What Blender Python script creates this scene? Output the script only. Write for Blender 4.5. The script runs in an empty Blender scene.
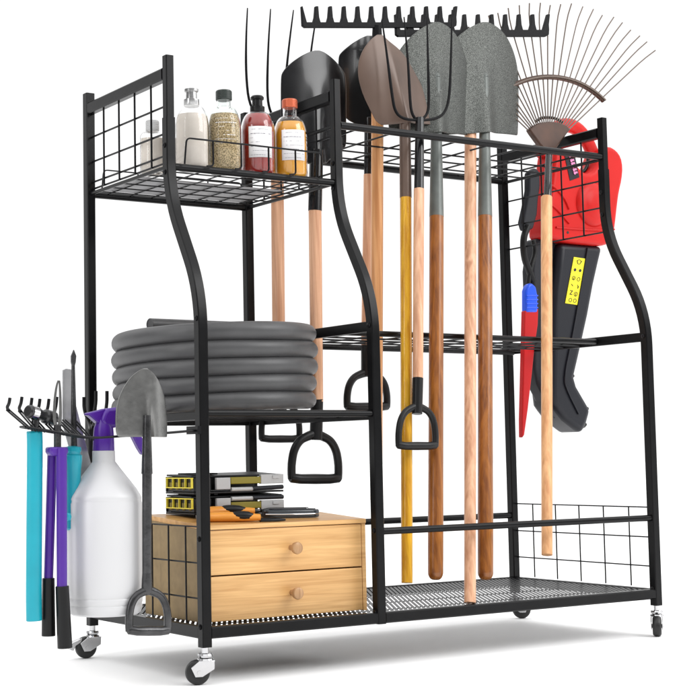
import bpy, bmesh, math, random
from mathutils import Vector, Matrix, Euler
random.seed(7)
C = bpy.context.scene
COL = C.collection
# ------------------------------------------------------------------ camera, world, light
CAM = Vector((-1.14839, -1.98034, 0.36245)); EUL = Euler((1.653320508, 0.015938812, -0.558047399), 'XYZ')
FOC, PX, PY = 1514.254, 339.5 - 87.482, 344.5 - 13.473
cd = bpy.data.cameras.new('camera'); cam = bpy.data.objects.new('camera', cd); COL.objects.link(cam)
cam.location = CAM; cam.rotation_euler = EUL
cd.sensor_fit = 'VERTICAL'; cd.sensor_height = 36; cd.lens = 36 * FOC / 689
cd.shift_x = 87.482 / 689; cd.shift_y = -13.473 / 689; cd.clip_end = 200
C.camera = cam
w = bpy.data.worlds.new('World'); C.world = w; w.use_nodes = True
# world gradient: white backdrop, added overhead glow whitening the floor, front dimmed for contrast
nt = w.node_tree; bg = nt.nodes['Background']; bg.inputs[0].default_value = (1, 1, 1, 1)
tcw = nt.nodes.new('ShaderNodeTexCoord')
def wdot(vec, lo, hi, a, b):
    d = nt.nodes.new('ShaderNodeVectorMath'); d.operation = 'DOT_PRODUCT'; d.inputs[1].default_value = vec
    nt.links.new(tcw.outputs['Generated'], d.inputs[0])
    m = nt.nodes.new('ShaderNodeMapRange'); m.interpolation_type = 'SMOOTHSTEP'; m.inputs['From Min'].default_value = lo; m.inputs['From Max'].default_value = hi
    m.inputs['To Min'].default_value = a; m.inputs['To Max'].default_value = b; nt.links.new(d.outputs['Value'], m.inputs['Value']); return m.outputs['Result']
front = wdot((.53, .848, 0), -.05, .55, .16, 1.1); top = wdot((0, 0, 1), .33, .68, 0, 1.8)
mx = nt.nodes.new('ShaderNodeMath'); mx.operation = 'MAXIMUM'; nt.links.new(front, mx.inputs[0]); nt.links.new(top, mx.inputs[1]); nt.links.new(mx.outputs[0], bg.inputs[1])
C.view_settings.view_transform = 'Standard'; C.view_settings.look = 'None'; C.view_settings.exposure = 0; C.view_settings.gamma = 1
def area(name, loc, target, size, energy, sy=None):
    l = bpy.data.lights.new(name, 'AREA'); l.energy = energy; l.size = size
    if sy: l.shape = 'RECTANGLE'; l.size_y = sy
    o = bpy.data.objects.new(name, l); COL.objects.link(o); o.location = loc
    o.rotation_euler = (Vector(target) - Vector(loc)).to_track_quat('-Z', 'Y').to_euler()
area('softbox_key', (1.9, -2.2, 2.2), (0.4, 0.1, 0.45), 1.7, 50)
area('added_strip_right', (3.1, -1.0, 1.3), (0.6, 0.15, 0.7), 0.6, 9, 2.0)  # unseen lamp added for highlights on right-hand faces
area('added_strip_left', (-2.4, -0.5, 1.4), (0.2, 0.1, 0.5), 0.5, 18, 1.8)  # unseen lamp added to light the left edges

W, M, D, S = 0.951429, 0.324252, 0.380839, 0.093257      # rack width, middle post, depth, set-back of the upper posts
GZ = 0.0255                                               # floor height
RM = EUL.to_matrix()
def ray(u, v): return RM @ Vector(((u - PX) / FOC, -(v - PY) / FOC, -1))
def at(u, v, y, k=0.0):                                   # photograph point on the plane y + k (z - .57)
    d = ray(u, v); t = (y + k * (CAM.z - 0.57) - CAM.y) / (d.y - k * d.z); return CAM + d * t
def atx(u, v, x): d = ray(u, v); return CAM + d * ((x - CAM.x) / d.x)
def atz(u, v, z): d = ray(u, v); return CAM + d * ((z - CAM.z) / d.z)
def mpp(p): return -((RM.transposed() @ (Vector(p) - CAM)).z) / FOC      # metres per photograph pixel at p

# ------------------------------------------------------------------ materials
def mat(name, col, rough=.5, metal=0, coat=0, var=0.0, vscale=40, bump=0.0, bscale=300, stretch=(1, 1, 1), col2=None, spec=.5, rvar=0.0):
    m = bpy.data.materials.new(name); m.use_nodes = True; nt = m.node_tree; b = nt.nodes['Principled BSDF']
    b.inputs['Base Color'].default_value = (*col, 1); b.inputs['Roughness'].default_value = rough
    b.inputs['Metallic'].default_value = metal; b.inputs['Coat Weight'].default_value = coat; b.inputs['Coat Roughness'].default_value = .08
    b.inputs['Specular IOR Level'].default_value = spec
    tc = nt.nodes.new('ShaderNodeTexCoord'); mp = nt.nodes.new('ShaderNodeMapping'); mp.inputs['Scale'].default_value = stretch
    nt.links.new(tc.outputs['Object'], mp.inputs['Vector'])
    if var or col2 or rvar:
        n = nt.nodes.new('ShaderNodeTexNoise'); n.inputs['Scale'].default_value = vscale; n.inputs['Detail'].default_value = 6
        nt.links.new(mp.outputs['Vector'], n.inputs['Vector'])
        r = nt.nodes.new('ShaderNodeValToRGB'); r.color_ramp.elements[0].position = .32; r.color_ramp.elements[1].position = .68
        c2 = col2 or tuple(min(1, c * (1 + var)) for c in col); c1 = col if col2 else tuple(c * (1 - var) for c in col)
        r.color_ramp.elements[0].color = (*c1, 1); r.color_ramp.elements[1].color = (*c2, 1)
        nt.links.new(n.outputs['Fac'], r.inputs['Fac']); nt.links.new(r.outputs['Color'], b.inputs['Base Color'])
        if rvar:
            mr = nt.nodes.new('ShaderNodeMapRange'); mr.inputs['To Min'].default_value = max(.02, rough - rvar); mr.inputs['To Max'].default_value = rough + rvar
            nt.links.new(n.outputs['Fac'], mr.inputs['Value']); nt.links.new(mr.outputs['Result'], b.inputs['Roughness'])
    if bump:
        n2 = nt.nodes.new('ShaderNodeTexNoise'); n2.inputs['Scale'].default_value = bscale; n2.inputs['Detail'].default_value = 3
        nt.links.new(mp.outputs['Vector'], n2.inputs['Vector'])
        bp = nt.nodes.new('ShaderNodeBump'); bp.inputs['Strength'].default_value = bump; bp.inputs['Distance'].default_value = .002
        nt.links.new(n2.outputs['Fac'], bp.inputs['Height']); nt.links.new(bp.outputs['Normal'], b.inputs['Normal'])
    return m
def wood(name, dark, light, rough=.45, axis='z', fine=1.0, coat=0.1, knots=0.0):
    m = mat(name, light, rough, coat=coat); nt = m.node_tree; b = nt.nodes['Principled BSDF']
    tc = nt.nodes.new('ShaderNodeTexCoord'); mp = nt.nodes.new('ShaderNodeMapping')
    a, l = 95 * fine, 4.0 * fine
    mp.inputs['Scale'].default_value = (a, a, l) if axis == 'z' else (l, a, a)
    nt.links.new(tc.outputs['Object'], mp.inputs['Vector'])
    n = nt.nodes.new('ShaderNodeTexNoise'); n.inputs['Scale'].default_value = 1.3; n.inputs['Detail'].default_value = 8; n.inputs['Distortion'].default_value = .6
    nt.links.new(mp.outputs['Vector'], n.inputs['Vector'])
    n2 = nt.nodes.new('ShaderNodeTexNoise'); n2.inputs['Scale'].default_value = .22; n2.inputs['Detail'].default_value = 3; n2.inputs['Distortion'].default_value = 2.5
    nt.links.new(mp.outputs['Vector'], n2.inputs['Vector'])
    wv = nt.nodes.new('ShaderNodeMath'); wv.operation = 'MULTIPLY'; wv.inputs[1].default_value = 26; nt.links.new(n2.outputs['Fac'], wv.inputs[0])
    sn = nt.nodes.new('ShaderNodeMath'); sn.operation = 'SINE'; nt.links.new(wv.outputs[0], sn.inputs[0])
    ma = nt.nodes.new('ShaderNodeMath'); ma.operation = 'MULTIPLY_ADD'; ma.inputs[1].default_value = .11 + knots; nt.links.new(sn.outputs[0], ma.inputs[0]); nt.links.new(n.outputs['Fac'], ma.inputs[2])
    r = nt.nodes.new('ShaderNodeValToRGB'); r.color_ramp.elements[0].position = .25; r.color_ramp.elements[1].position = .72
    r.color_ramp.elements[0].color = (*dark, 1); r.color_ramp.elements[1].color = (*light, 1)
    nt.links.new(ma.outputs[0], r.inputs['Fac']); nt.links.new(r.outputs['Color'], b.inputs['Base Color'])
    bp = nt.nodes.new('ShaderNodeBump'); bp.inputs['Strength'].default_value = .15; bp.inputs['Distance'].default_value = .001
    nt.links.new(n.outputs['Fac'], bp.inputs['Height']); nt.links.new(bp.outputs['Normal'], b.inputs['Normal'])
    return m
def speckle(name, c1, c2, rough, metal, scale, lo=.45, hi=.6):
    m = mat(name, c1, rough, metal); nt = m.node_tree; b = nt.nodes['Principled BSDF']
    tc = nt.nodes.new('ShaderNodeTexCoord'); n = nt.nodes.new('ShaderNodeTexNoise'); n.inputs['Scale'].default_value = scale; n.inputs['Detail'].default_value = 2
    nt.links.new(tc.outputs['Object'], n.inputs['Vector'])
    r = nt.nodes.new('ShaderNodeValToRGB'); r.color_ramp.elements[0].position = lo; r.color_ramp.elements[1].position = hi
    r.color_ramp.elements[0].color = (*c1, 1); r.color_ramp.elements[1].color = (*c2, 1)
    nt.links.new(n.outputs['Fac'], r.inputs['Fac']); nt.links.new(r.outputs['Color'], b.inputs['Base Color'])
    bp = nt.nodes.new('ShaderNodeBump'); bp.inputs['Strength'].default_value = .5; bp.inputs['Distance'].default_value = .0015
    nt.links.new(n.outputs['Fac'], bp.inputs['Height']); nt.links.new(bp.outputs['Normal'], b.inputs['Normal'])
    return m
def glass(name, col, rough=.03):
    m = bpy.data.materials.new(name); m.use_nodes = True; b = m.node_tree.nodes['Principled BSDF']
    b.inputs['Base Color'].default_value = (*col, 1); b.inputs['Transmission Weight'].default_value = 1; b.inputs['Roughness'].default_value = rough; b.inputs['IOR'].default_value = 1.3
    return m
K = {
 'frame': mat('black_powder_coat', (.0045, .0045, .005), .28, bump=.05, bscale=900, var=.25, vscale=30, spec=.18),
 'wire': mat('black_wire', (.005, .005, .006), .36, spec=.18),
 'blacksteel': mat('black_lacquered_steel', (.006, .006, .007), .24, coat=.3, rvar=.08, var=.1, vscale=20),
 'blackplastic': mat('black_plastic', (.006, .006, .0065), .38, bump=.05, bscale=500, spec=.3),
 'blackiron': mat('black_cast_iron', (.004, .004, .005), .5, bump=.2, bscale=400, spec=.15),
 'pinkwood': wood('pale_ash_wood', (.53, .25, .135), (.80, .47, .29)),
 'tanwood': wood('tan_ash_wood', (.50, .20, .065), (.80, .42, .18)),
 'leafwood': wood('light_pine_wood', (.58, .27, .11), (.82, .46, .22)),
 'brownwood': wood('stained_brown_wood', (.17, .048, .006), (.36, .125, .018), .35, coat=.25),
 'yellow': wood('yellow_lacquered_wood', (.47, .20, .004), (.74, .40, .018), .32, coat=.4),
 'bamboo': wood('bamboo_board', (.56, .29, .095), (.80, .485, .20), .42, axis='x', fine=1.3, knots=-.045),
 'bambooshade': mat('shaded_bamboo', (.27, .185, .085), .6, var=.12, vscale=60, bump=.08),  # shade on the box's left side, painted in as a darker brown
 'bambootop': wood('bamboo_top', (.48, .24, .07), (.66, .37, .125), .4, axis='x', fine=.55),
 'knobwood': wood('knob_wood', (.33, .17, .07), (.50, .29, .14), .5, fine=1.5),
 'hammer': speckle('hammertone_grey_paint', (.022, .024, .022), (.17, .178, .165), .30, .6, 860, .36, .68),
 'greysocket': mat('grey_painted_steel', (.12, .132, .124), .38, .2, var=.15, vscale=40),
 'brownsteel': mat('brown_painted_steel', (.125, .082, .063), .36, .15, var=.12, vscale=12, rvar=.06),
 'rust': mat('copper_brown_paint', (.055, .022, .011), .42, .2, var=.3, vscale=30),
 'tine': mat('brown_spring_wire', (.13, .098, .08), .45, .3),
 'red': mat('red_plastic', (.56, .012, .010), .36, spec=.22, bump=.03, bscale=250, var=.06, vscale=15),
 'tube': mat('slate_plastic', (.011, .012, .017), .38, spec=.3, bump=.06, bscale=500),
 'darkgrey': mat('dark_grey_plastic', (.016, .017, .022), .5, spec=.3, bump=.1),
 'blue': mat('blue_plastic', (.006, .085, .78), .35),
 'redsheath': mat('red_sheath', (.52, .012, .014), .4, spec=.25, bump=.05),
 'hose': mat('grey_hose_rubber', (.062, .062, .064), .43, var=.12, vscale=25, bump=.06, bscale=250, rvar=.06),
 'hosein': mat('hose_bore', (.01, .01, .01), .7),
 'white': mat('white_plastic', (.60, .60, .61), .34, bump=.02, bscale=120),
 'purple': mat('purple_plastic', (.066, .011, .26), .33, var=.08, vscale=20),
 'teal': mat('teal_plastic', (.006, .33, .42), .34, var=.06, vscale=20, bump=.03),
 'steel': mat('worn_steel', (.17, .17, .166), .30, .8, var=.12, vscale=60, bump=.12, bscale=90, rvar=.1),
 'darksteel': mat('dark_steel', (.06, .06, .062), .27, .7, var=.4, vscale=45, bump=.15, bscale=120),
 'blade': mat('ground_steel', (.45, .45, .46), .3, .8, var=.1, vscale=30),
 'chrome': mat('chrome', (.58, .58, .59), .12, 1, var=.03),
 'rubber': mat('black_rubber', (.008, .008, .008), .45, bump=.05),
 'label': None, 'glass': glass('clear_glass', (1, 1, 1)), 'greenglass': glass('green_glass', (.955, .99, .975)),
 'powder': mat('cream_powder', (.86, .79, .71), .85, var=.06, vscale=25, bump=.1, bscale=200),
 'grain': speckle('grain', (.20, .125, .045), (.76, .55, .32), .7, 0, 520, .36, .58),
 'sauce': mat('red_sauce', (.36, .009, .005), .25, var=.15, vscale=18, coat=.6),
 'juice': mat('orange_juice', (.95, .42, .015), .25, var=.08, vscale=14, coat=.6),
 'bronze': mat('copper_cap', (.50, .10, .04), .32, .4),
 'blackcap': mat('black_green_cap', (.01, .018, .014), .35),
 'silver': mat('silver_cap', (.55, .55, .55), .3, .9),
 'olive': mat('olive_plastic', (.26, .21, .015), .45, bump=.05), 'greyplastic': mat('pale_grey_plastic', (.50, .50, .50), .45, bump=.04),
 'yellowplastic': mat('yellow_plastic', (.80, .67, .06), .45), 'amber': mat('amber_bits', (.16, .12, .01), .5),
 'orange': mat('orange_grip', (.76, .30, .035), .4, bump=.05), 'mat': mat('grey_shelf_mat', (.30, .30, .31), .7, bump=.1, bscale=600),
 'knife': mat('blue_black_enamel', (.012, .02, .028), .25, coat=.4), 'sticker': mat('yellow_sticker', (.86, .76, .02), .4),
 'magenta': mat('pink_print', (.75, .22, .45), .4), 'ink': mat('black_ink', (.01, .01, .01), .5), 'greyink': mat('grey_ink', (.22, .22, .25), .6),
 'paper': mat('white_paper_label', (.80, .79, .80), .55, var=.02), 'floor': mat('white_studio_floor', (.96, .96, .96), .7, spec=.1),
}

# ------------------------------------------------------------------ mesh helpers
class MB:
    def __init__(s): s.v = []; s.f = []
    def add(s, vs, fs):
        n = len(s.v); s.v += [Vector(a) for a in vs]; s.f += [tuple(i + n for i in f) for f in fs]; return s
    def box(s, c, d, rot=None):
        c = Vector(c); vs = []
        for i in (-1, 1):
            for j in (-1, 1):
                for k in (-1, 1):
                    a = Vector((i * d[0] / 2, j * d[1] / 2, k * d[2] / 2)); vs.append(c + (rot @ a if rot else a))
        return s.add(vs, [(0, 1, 3, 2), (4, 6, 7, 5), (0, 4, 5, 1), (2, 3, 7, 6), (0, 2, 6, 4), (1, 5, 7, 3)])
    def sweep(s, path, prof, side=None, closed=False, caps=True, scales=None):
        path = [Vector(a) for a in path]; n = len(path); np_ = len(prof); vs = []; prev = None
        for i, a in enumerate(path):
            if closed: t = path[(i + 1) % n] - path[i - 1]
            else: t = path[min(i + 1, n - 1)] - path[max(i - 1, 0)]
            t.normalize()
            if side is not None: x = Vector(side); x = (x - t * x.dot(t)).normalized()
            else:
                if prev is None:
                    r = Vector((0, 0, 1)) if abs(t.z) < .9 else Vector((1, 0, 0)); x = t.cross(r).normalized()
                else: x = (prev - t * prev.dot(t)).normalized()
            prev = x; y = t.cross(x); k = scales[i] if scales else 1
            for (p, q) in prof: vs.append(a + x * p * k + y * q * k)
        fs = []
        for i in range(n if closed else n - 1):
            j = (i + 1) % n
            for q in range(np_):
                r = (q + 1) % np_; fs.append((i * np_ + q, i * np_ + r, j * np_ + r, j * np_ + q))
        if caps and not closed:
            fs.append(tuple(range(np_ - 1, -1, -1))); fs.append(tuple((n - 1) * np_ + q for q in range(np_)))
        return s.add(vs, fs)
    def tube(s, path, r, n=10, closed=False, scales=None, flat=1.0, side=None):
        return s.sweep(path, [(r * math.cos(2 * math.pi * q / n), r * flat * math.sin(2 * math.pi * q / n)) for q in range(n)], side, closed, True, scales)
    def lathe(s, prof, o=(0, 0, 0), ax=(0, 0, 1), n=40, a0=0, a1=2 * math.pi):
        o = Vector(o); z = Vector(ax).normalized(); x = z.orthogonal().normalized() if abs(z.z) < .999 else Vector((1, 0, 0)); y = z.cross(x); vs = []; fs = []
        full = abs(a1 - a0 - 2 * math.pi) < 1e-6; cols = n if full else n + 1
        for (r, h) in prof:
            for q in range(cols):
                a = a0 + (a1 - a0) * q / n; vs.append(o + z * h + x * (max(r, 1e-5) * math.cos(a)) + y * (max(r, 1e-5) * math.sin(a)))
        for i in range(len(prof) - 1):
            for q in range(n):
                r = (q + 1) % cols; fs.append((i * cols + q, i * cols + r, (i + 1) * cols + r, (i + 1) * cols + q))
        if full:
            if prof[0][0] > 1e-4: fs.append(tuple(range(cols - 1, -1, -1)))
            if prof[-1][0] > 1e-4: fs.append(tuple((len(prof) - 1) * cols + q for q in range(cols)))
        return s.add(vs, fs)
    def prism(s, pts, off, back=None):
        off = Vector(off); b = Vector(back) if back is not None else -off
        n = len(pts); vs = [Vector(p) + off for p in pts] + [Vector(p) + b for p in pts]
        return s.add(vs, [tuple(range(n)), tuple(range(2 * n - 1, n - 1, -1))] + [(i, i + n, (i + 1) % n + n, (i + 1) % n) for i in range(n)])
    def grid(s, rows):
        nr, nc = len(rows), len(rows[0]); vs = [p for r in rows for p in r]
        return s.add(vs, [(i * nc + j, i * nc + j + 1, (i + 1) * nc + j + 1, (i + 1) * nc + j) for i in range(nr - 1) for j in range(nc - 1)])
    def build(s, name, m, parent=None, bevel=0, solid=0, sub=0, angle=38, seg=2):
        o0 = Vector((0, 0, 0)); q = parent
        if parent is not None: o0 = WL[parent.name]
        me = bpy.data.meshes.new(name)
        if parent is None: o0 = sum(s.v, Vector()) / len(s.v); o0.z = min(a.z for a in s.v)
        me.from_pydata([tuple(a - o0) for a in s.v], [], s.f); me.update()
        bm = bmesh.new(); bm.from_mesh(me); bmesh.ops.recalc_face_normals(bm, faces=bm.faces); bm.to_mesh(me); bm.free()
        for p in me.polygons: p.use_smooth = True
        if not sub: me.set_sharp_from_angle(angle=math.radians(angle))
        me.materials.append(K[m] if isinstance(m, str) else m)
        o = bpy.data.objects.new(name, me); COL.objects.link(o)
        if parent is not None: o.parent = parent; WL[o.name] = o0
        else: o.location = o0; WL[o.name] = o0
        if solid: a = o.modifiers.new('solid', 'SOLIDIFY'); a.thickness = solid; a.offset = 0
        if bevel: a = o.modifiers.new('bevel', 'BEVEL'); a.width = bevel; a.segments = seg; a.limit_method = 'ANGLE'; a.angle_limit = math.radians(40); a.harden_normals = False
        if sub: a = o.modifiers.new('sub', 'SUBSURF'); a.levels = sub; a.render_levels = sub
        return o
WL = {}
def thing(name, label, cat, loc, group=None):
    o = bpy.data.objects.new(name, None); COL.objects.link(o); o.location = loc; o.empty_display_size = .05
    o['label'] = label; o['category'] = cat
    if group: o['group'] = group
    WL[o.name] = Vector(loc); return o
def tag(o, label, cat, group=None):
    o['label'] = label; o['category'] = cat
    if group: o['group'] = group
    return o
def smooth(pts, it=2):                                    # Chaikin corner cutting keeping the ends
    pts = [Vector(p) for p in pts]
    for _ in range(it):
        q = [pts[0]]
        for a, b in zip(pts, pts[1:]): q += [a * .75 + b * .25, a * .25 + b * .75]
        q.append(pts[-1]); pts = q
    return pts
def fillet(pts, r, n=8):
    pts = [Vector(p) for p in pts]; out = [pts[0]]
    for a, b, c in zip(pts, pts[1:], pts[2:]):
        d = min(r, (a - b).length * .49, (c - b).length * .49); p = b + (a - b).normalized() * d; q = b + (c - b).normalized() * d
        for i in range(n + 1): t = i / n; out.append(p * (1 - t) ** 2 + b * 2 * t * (1 - t) + q * t * t)
    return out + [pts[-1]]
def cham(w, h, c): return [(-w + c, -h), (w - c, -h), (w, -h + c), (w, h - c), (w - c, h), (-w + c, h), (-w, h - c), (-w, -h + c)]
def sm2(pts, it=2):                                       # closed smoothing
    pts = [Vector(p) for p in pts]
    for _ in range(it):
        q = []
        for a, b in zip(pts, pts[1:] + pts[:1]): q += [a * .75 + b * .25, a * .25 + b * .75]
        pts = q
    return pts

# ------------------------------------------------------------------ setting
fl = bpy.data.meshes.new('floor'); fl.from_pydata([(-30, -30, GZ), (30, -30, GZ), (30, 60, GZ), (-30, 60, GZ)], [], [(0, 1, 2, 3)]); fl.materials.append(K['floor'])
fo = bpy.data.objects.new('floor', fl); COL.objects.link(fo); fo['kind'] = 'structure'

# ------------------------------------------------------------------ the rack
rack = thing('tool_rack', 'black steel two-level garden tool rack on casters with bent front posts and wire shelves', 'tool rack', (W / 2, D / 2, GZ))
ZB = 0.08; HW = .0082
BZ1, BZ2 = .615, .775
def post(x, front):
    if front:
        zb = ZB if x != M else .0915
        path = fillet([(x, 0, zb), (x, 0, BZ1), (x, S, BZ2), (x, S, .90)], .06)
        b = MB().sweep(path, cham(HW, HW, .0016), side=(1, 0, 0))
        p = b.build('post', 'frame', rack)
        MB().sweep([(x, S, .895), (x, S, 1.0)], cham(.0071, .0071, .0015), side=(1, 0, 0)).build('sleeve', 'frame', p)
        for z, y in ((.855, S), (.812, S), (.572, 0), (.24, 0), (.11, 0)):
            MB().lathe([(.0042, 0), (.0042, .0014), (.0025, .0026), (0, .0027)], (x - HW, y, z), (-1, 0, 0), 12).build('bolt', 'wire', p)
    else:
        p = MB().sweep([(x, D, ZB if x != M else .0915), (x, D, 1.0)], cham(HW, HW, .0016), side=(1, 0, 0)).build('post', 'frame', rack)
    return p
for x in (0, M, W): post(x, True); post(x, False)
def flatbar(name, a, b, w, h, m='frame'):
    a = Vector(a); b = Vector(b); side = Vector((0, 0, 1)).cross(b - a).normalized()
    return MB().sweep([a, b], cham(w, h, min(w, h) * .3), side=side).build(name, m, rack)
def rod(name, a, b, r): return MB().tube([a, b], r, 14).build(name, 'frame', rack)
# top side rails
for x in (0, M, W):
    flatbar('top_rail', (x, S + .009, .972), (x, D - HW, .972), .0075, .0100)
# upper front / back rails and shelf frames
rod('shelf_rail', (HW, S, .822), (M - HW, S, .822), .0060); rod('shelf_rail', (HW, D, .822), (M - HW, D, .822), .0062)
rod('shelf_rail', (M + HW, S, .922), (W - HW, S, .924), .0066); rod('shelf_rail', (M + HW, D, .924), (W - HW, D, .924), .0070)
YM = .125
for x in (M, W): flatbar('shelf_bracket', (x, HW, .571), (x, D - HW, .571), .003, .0085)
rod('shelf_rail', (M + .004, YM, .571), (W - .004, YM, .571), .0052); rod('shelf_rail', (M + .004, D - .02, .566), (W - .004, D - .02, .566), .0058)
flatbar('shelf_bracket', (0, HW, .425), (0, D - HW, .425), .003, .0065); flatbar('shelf_bracket', (M, HW, .425), (M, D - HW, .425), .003, .0065)
rod('shelf_rail', (HW, 0, .4285), (M - HW, 0, .4285), .0056); rod('shelf_rail', (HW, D, .424), (M - HW, D, .424), .0056)
# bottom frame
for x0, x1 in ((HW, M - HW), (M + HW, W - HW)):
    flatbar('bottom_rail', (x0, 0, .1010), (x1, 0, .1010), .0075, .0088); flatbar('bottom_rail', (x0, D, .1010), (x1, D, .1010), .0075, .0088)
for x in (0, W): flatbar('bottom_rail', (x, HW, .1010), (x, D - HW, .1010), .0075, .0088)
rod('front_rail', (M + HW, 0, .2385), (W - HW, 0, .2385), .0058); rod('front_rail', (M + HW, D, .234), (W - HW, D, .234), .0062); rod('front_rail', (HW, D, .234), (M - HW, D, .234), .0055)
WR = .0017
def wires(name, segs, r=WR, n=6, parent=rack, m='wire'):
    b = MB()
    for sg in segs: b.tube(sg, r, n)
    return b.build(name, m, parent)
def lin(a, b, n): return [a + (b - a) * i / (n - 1) for i in range(n)]
# wire shelves: upper left, upper right, middle right, middle left
sg = [[(.006, y, .822), (M - .006, y, .822)] for y in lin(S + .04, D - .035, 6)] + [[(x, S, .8252), (x, D, .8252)] for x in lin(.035, M - .03, 7)]
wires('wire_shelf', sg, .0012)
MB().box((M / 2 - .004, D - .082, .8288), (M - .036, .135, .0024)).build('shelf_mat', 'mat', rack)
sg = [[(M, y, .921), (W, y, .921)] for y in (.205, .262, .32)] + [[(x, S, .9243), (x, D, .9243)] for x in lin(M + .06, W - .05, 8)]
wires('wire_shelf', sg)
sg = [[(M, y, .566), (W, y, .566)] for y in (.17, .215, .27, .325)] + [[(x, YM, .5693), (x, D - .02, .5693)] for x in lin(M + .05, W - .05, 9)]
wires('wire_shelf', sg)
sg = [[(0, y, .4258), (M, y, .4258)] for y in lin(.04, D - .04, 6)] + [[(x, 0, .4292), (x, D, .4292)] for x in lin(.03, M - .03, 8)]
wires('wire_shelf', sg)
for x in (0, M): rod('shelf_side', (x, S + .009, .822), (x, D - HW, .822), .0032)
for x in (M, W): rod('shelf_side', (x, S + .009, .9205), (x, D - HW, .9205), .0032)
# guard wires of the upper left shelf, front and back
def guard(y, z0, z1, x0, x1, n):
    s = [fillet([(x0, y, z0), (x0 + .004, y, z1), (x1, y, z1), (x1, y, z0)], .008, 5)]
    for x in lin(x0, x1, n + 2)[1:-1]: s.append(fillet([(x - .012, y, z0), (x, y, z0 + .001), (x, y, z1)], .008, 5))
    return s
wires('wire_guard', guard(S - .011, .826, .868, .022, M - .038, 4), .0015)
wires('wire_guard', guard(D - .012, .826, .865, .018, M - .02, 3), .0013)
# side panels (upper)
def sidepanel(x, ys, zs, z0, z1, y0=S, y1=D, r=WR):
    s = [[(x, y, z0), (x, y, z1)] for y in ys] + [[(x + .003, y0, z), (x + .003, y1, z)] for z in zs]
    return wires('wire_panel', s, r)
sidepanel(0, lin(S + .058, D - .058, 4), (.842, .83, .878, .922), .828, .968)
sidepanel(M, lin(S + .058, D - .058, 4), (.905, .842, .83), .828, .968)
sidepanel(W, lin(S + .058, D - .058, 4), (.78, .828, .88), .778, .968)
# lower side and back panels
sidepanel(W, lin(.06, D - .06, 5), (.15, .203, .2575), .112, .2575, 0, D, .0014)
sidepanel(0, lin(.055, D - .055, 6), (.15, .203, .2575), .112, .2575, 0, D, .0014)
s = [[(x, D, .112), (x, D, .2575)] for x in lin(.04, M - .03, 7)] + [[(0, D + .003, z), (M, D + .003, z)] for z in (.15, .203, .2575)]
wires('wire_panel', s, .0014)
# bottom shelf: slanting strands of expanded metal
b = MB(); zt = .1078; SX = .226; x = -SX
while x < W:
    xa, xb, ya, yb = x, x + SX, .006, D - .006
    if xa < .006: ya += (.006 - xa) / SX * D; xa = .006
    if xb > W - .006: yb -= (xb - W + .006) / SX * D; xb = W - .006
    if xb > .006 and xa < W - .006 and yb > ya: b.sweep([(xa, ya, zt), ((xa + xb) / 2, (ya + yb) / 2, zt), (xb, yb, zt)], cham(.0027, .0004, .0002), side=(1, 0, 0))
    x += .0094
b.build('mesh_shelf', 'wire', rack)
wires('mesh_shelf_stay', [[(.0, y, .1066), (W, y, .1066)] for y in lin(.05, D - .05, 4)], .0009)

def caster(x, y, ang, brake):
    """swivel caster under a post; ang = trailing direction"""
    r = .0185; d = Vector((math.cos(ang), math.sin(ang), 0)); n = Vector((-d.y, d.x, 0)); top = Vector((x, y, ZB))
    c = Vector((x, y, GZ + r)) + d * .012
    root = MB().lathe([(.0052, .001), (.0052, -.009), (.0105, -.009), (.0115, -.0115), (.0105, -.0145), (.0075, -.0155), (.0115, -.016), (.0125, -.0185), (.012, -.02)], top, (0, 0, 1), 24).build('caster', 'chrome', rack)
    for sgn in (-1, 1):
        q = n * (sgn * .0098); z0 = ZB - .0195
        pts = [Vector((x, y, z0)) - d * .012 + q, Vector((x, y, z0)) + d * .0125 + q, c + d * .0125 + Vector((0, 0, .008)) + q, c + d * .006 - Vector((0, 0, .006)) + q, c - d * .005 - Vector((0, 0, .006)) + q, Vector((x, y, z0 - .012)) - d * .0115 + q]
        MB().prism(pts, n * .0008).build('fork', 'chrome', root, .0005)
    MB().box(Vector((x, y, ZB - .0195)), (.0245, .0212, .0016), Matrix.Rotation(ang, 3, 'Z')).build('fork_plate', 'chrome', root, .0005)
    MB().lathe([(.009, -.0078), (r - .004, -.0078), (r - .0012, -.006), (r, -.003), (r, .003), (r - .0012, .006), (r - .004, .0078), (.009, .0078)], c, n, 36).build('wheel', 'rubber', root)
    MB().lathe([(.0, -.0092), (.0035, -.0092), (.004, -.0081), (.008, -.0076), (.0085, 0), (.008, .0076), (.004, .0081), (.0035, .0112), (.0, .0112)], c, n, 24).build('hub', 'chrome', root)
    if brake:
        MB().prism([c + d * .008 + Vector((0, 0, .016)), c + d * .026 + Vector((0, 0, .010)), c + d * .030 + Vector((0, 0, -.002)), c + d * .024 + Vector((0, 0, -.004)), c + d * .020 + Vector((0, 0, .004)), c + d * .010 + Vector((0, 0, .009))], n * .0075).build('brake_pedal', 'chrome', root, .001)
caster(0, 0, math.radians(165), False); caster(0, D, math.radians(172), True)
caster(W, 0, math.radians(222), False); caster(W, D, math.radians(-30), False)

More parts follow.
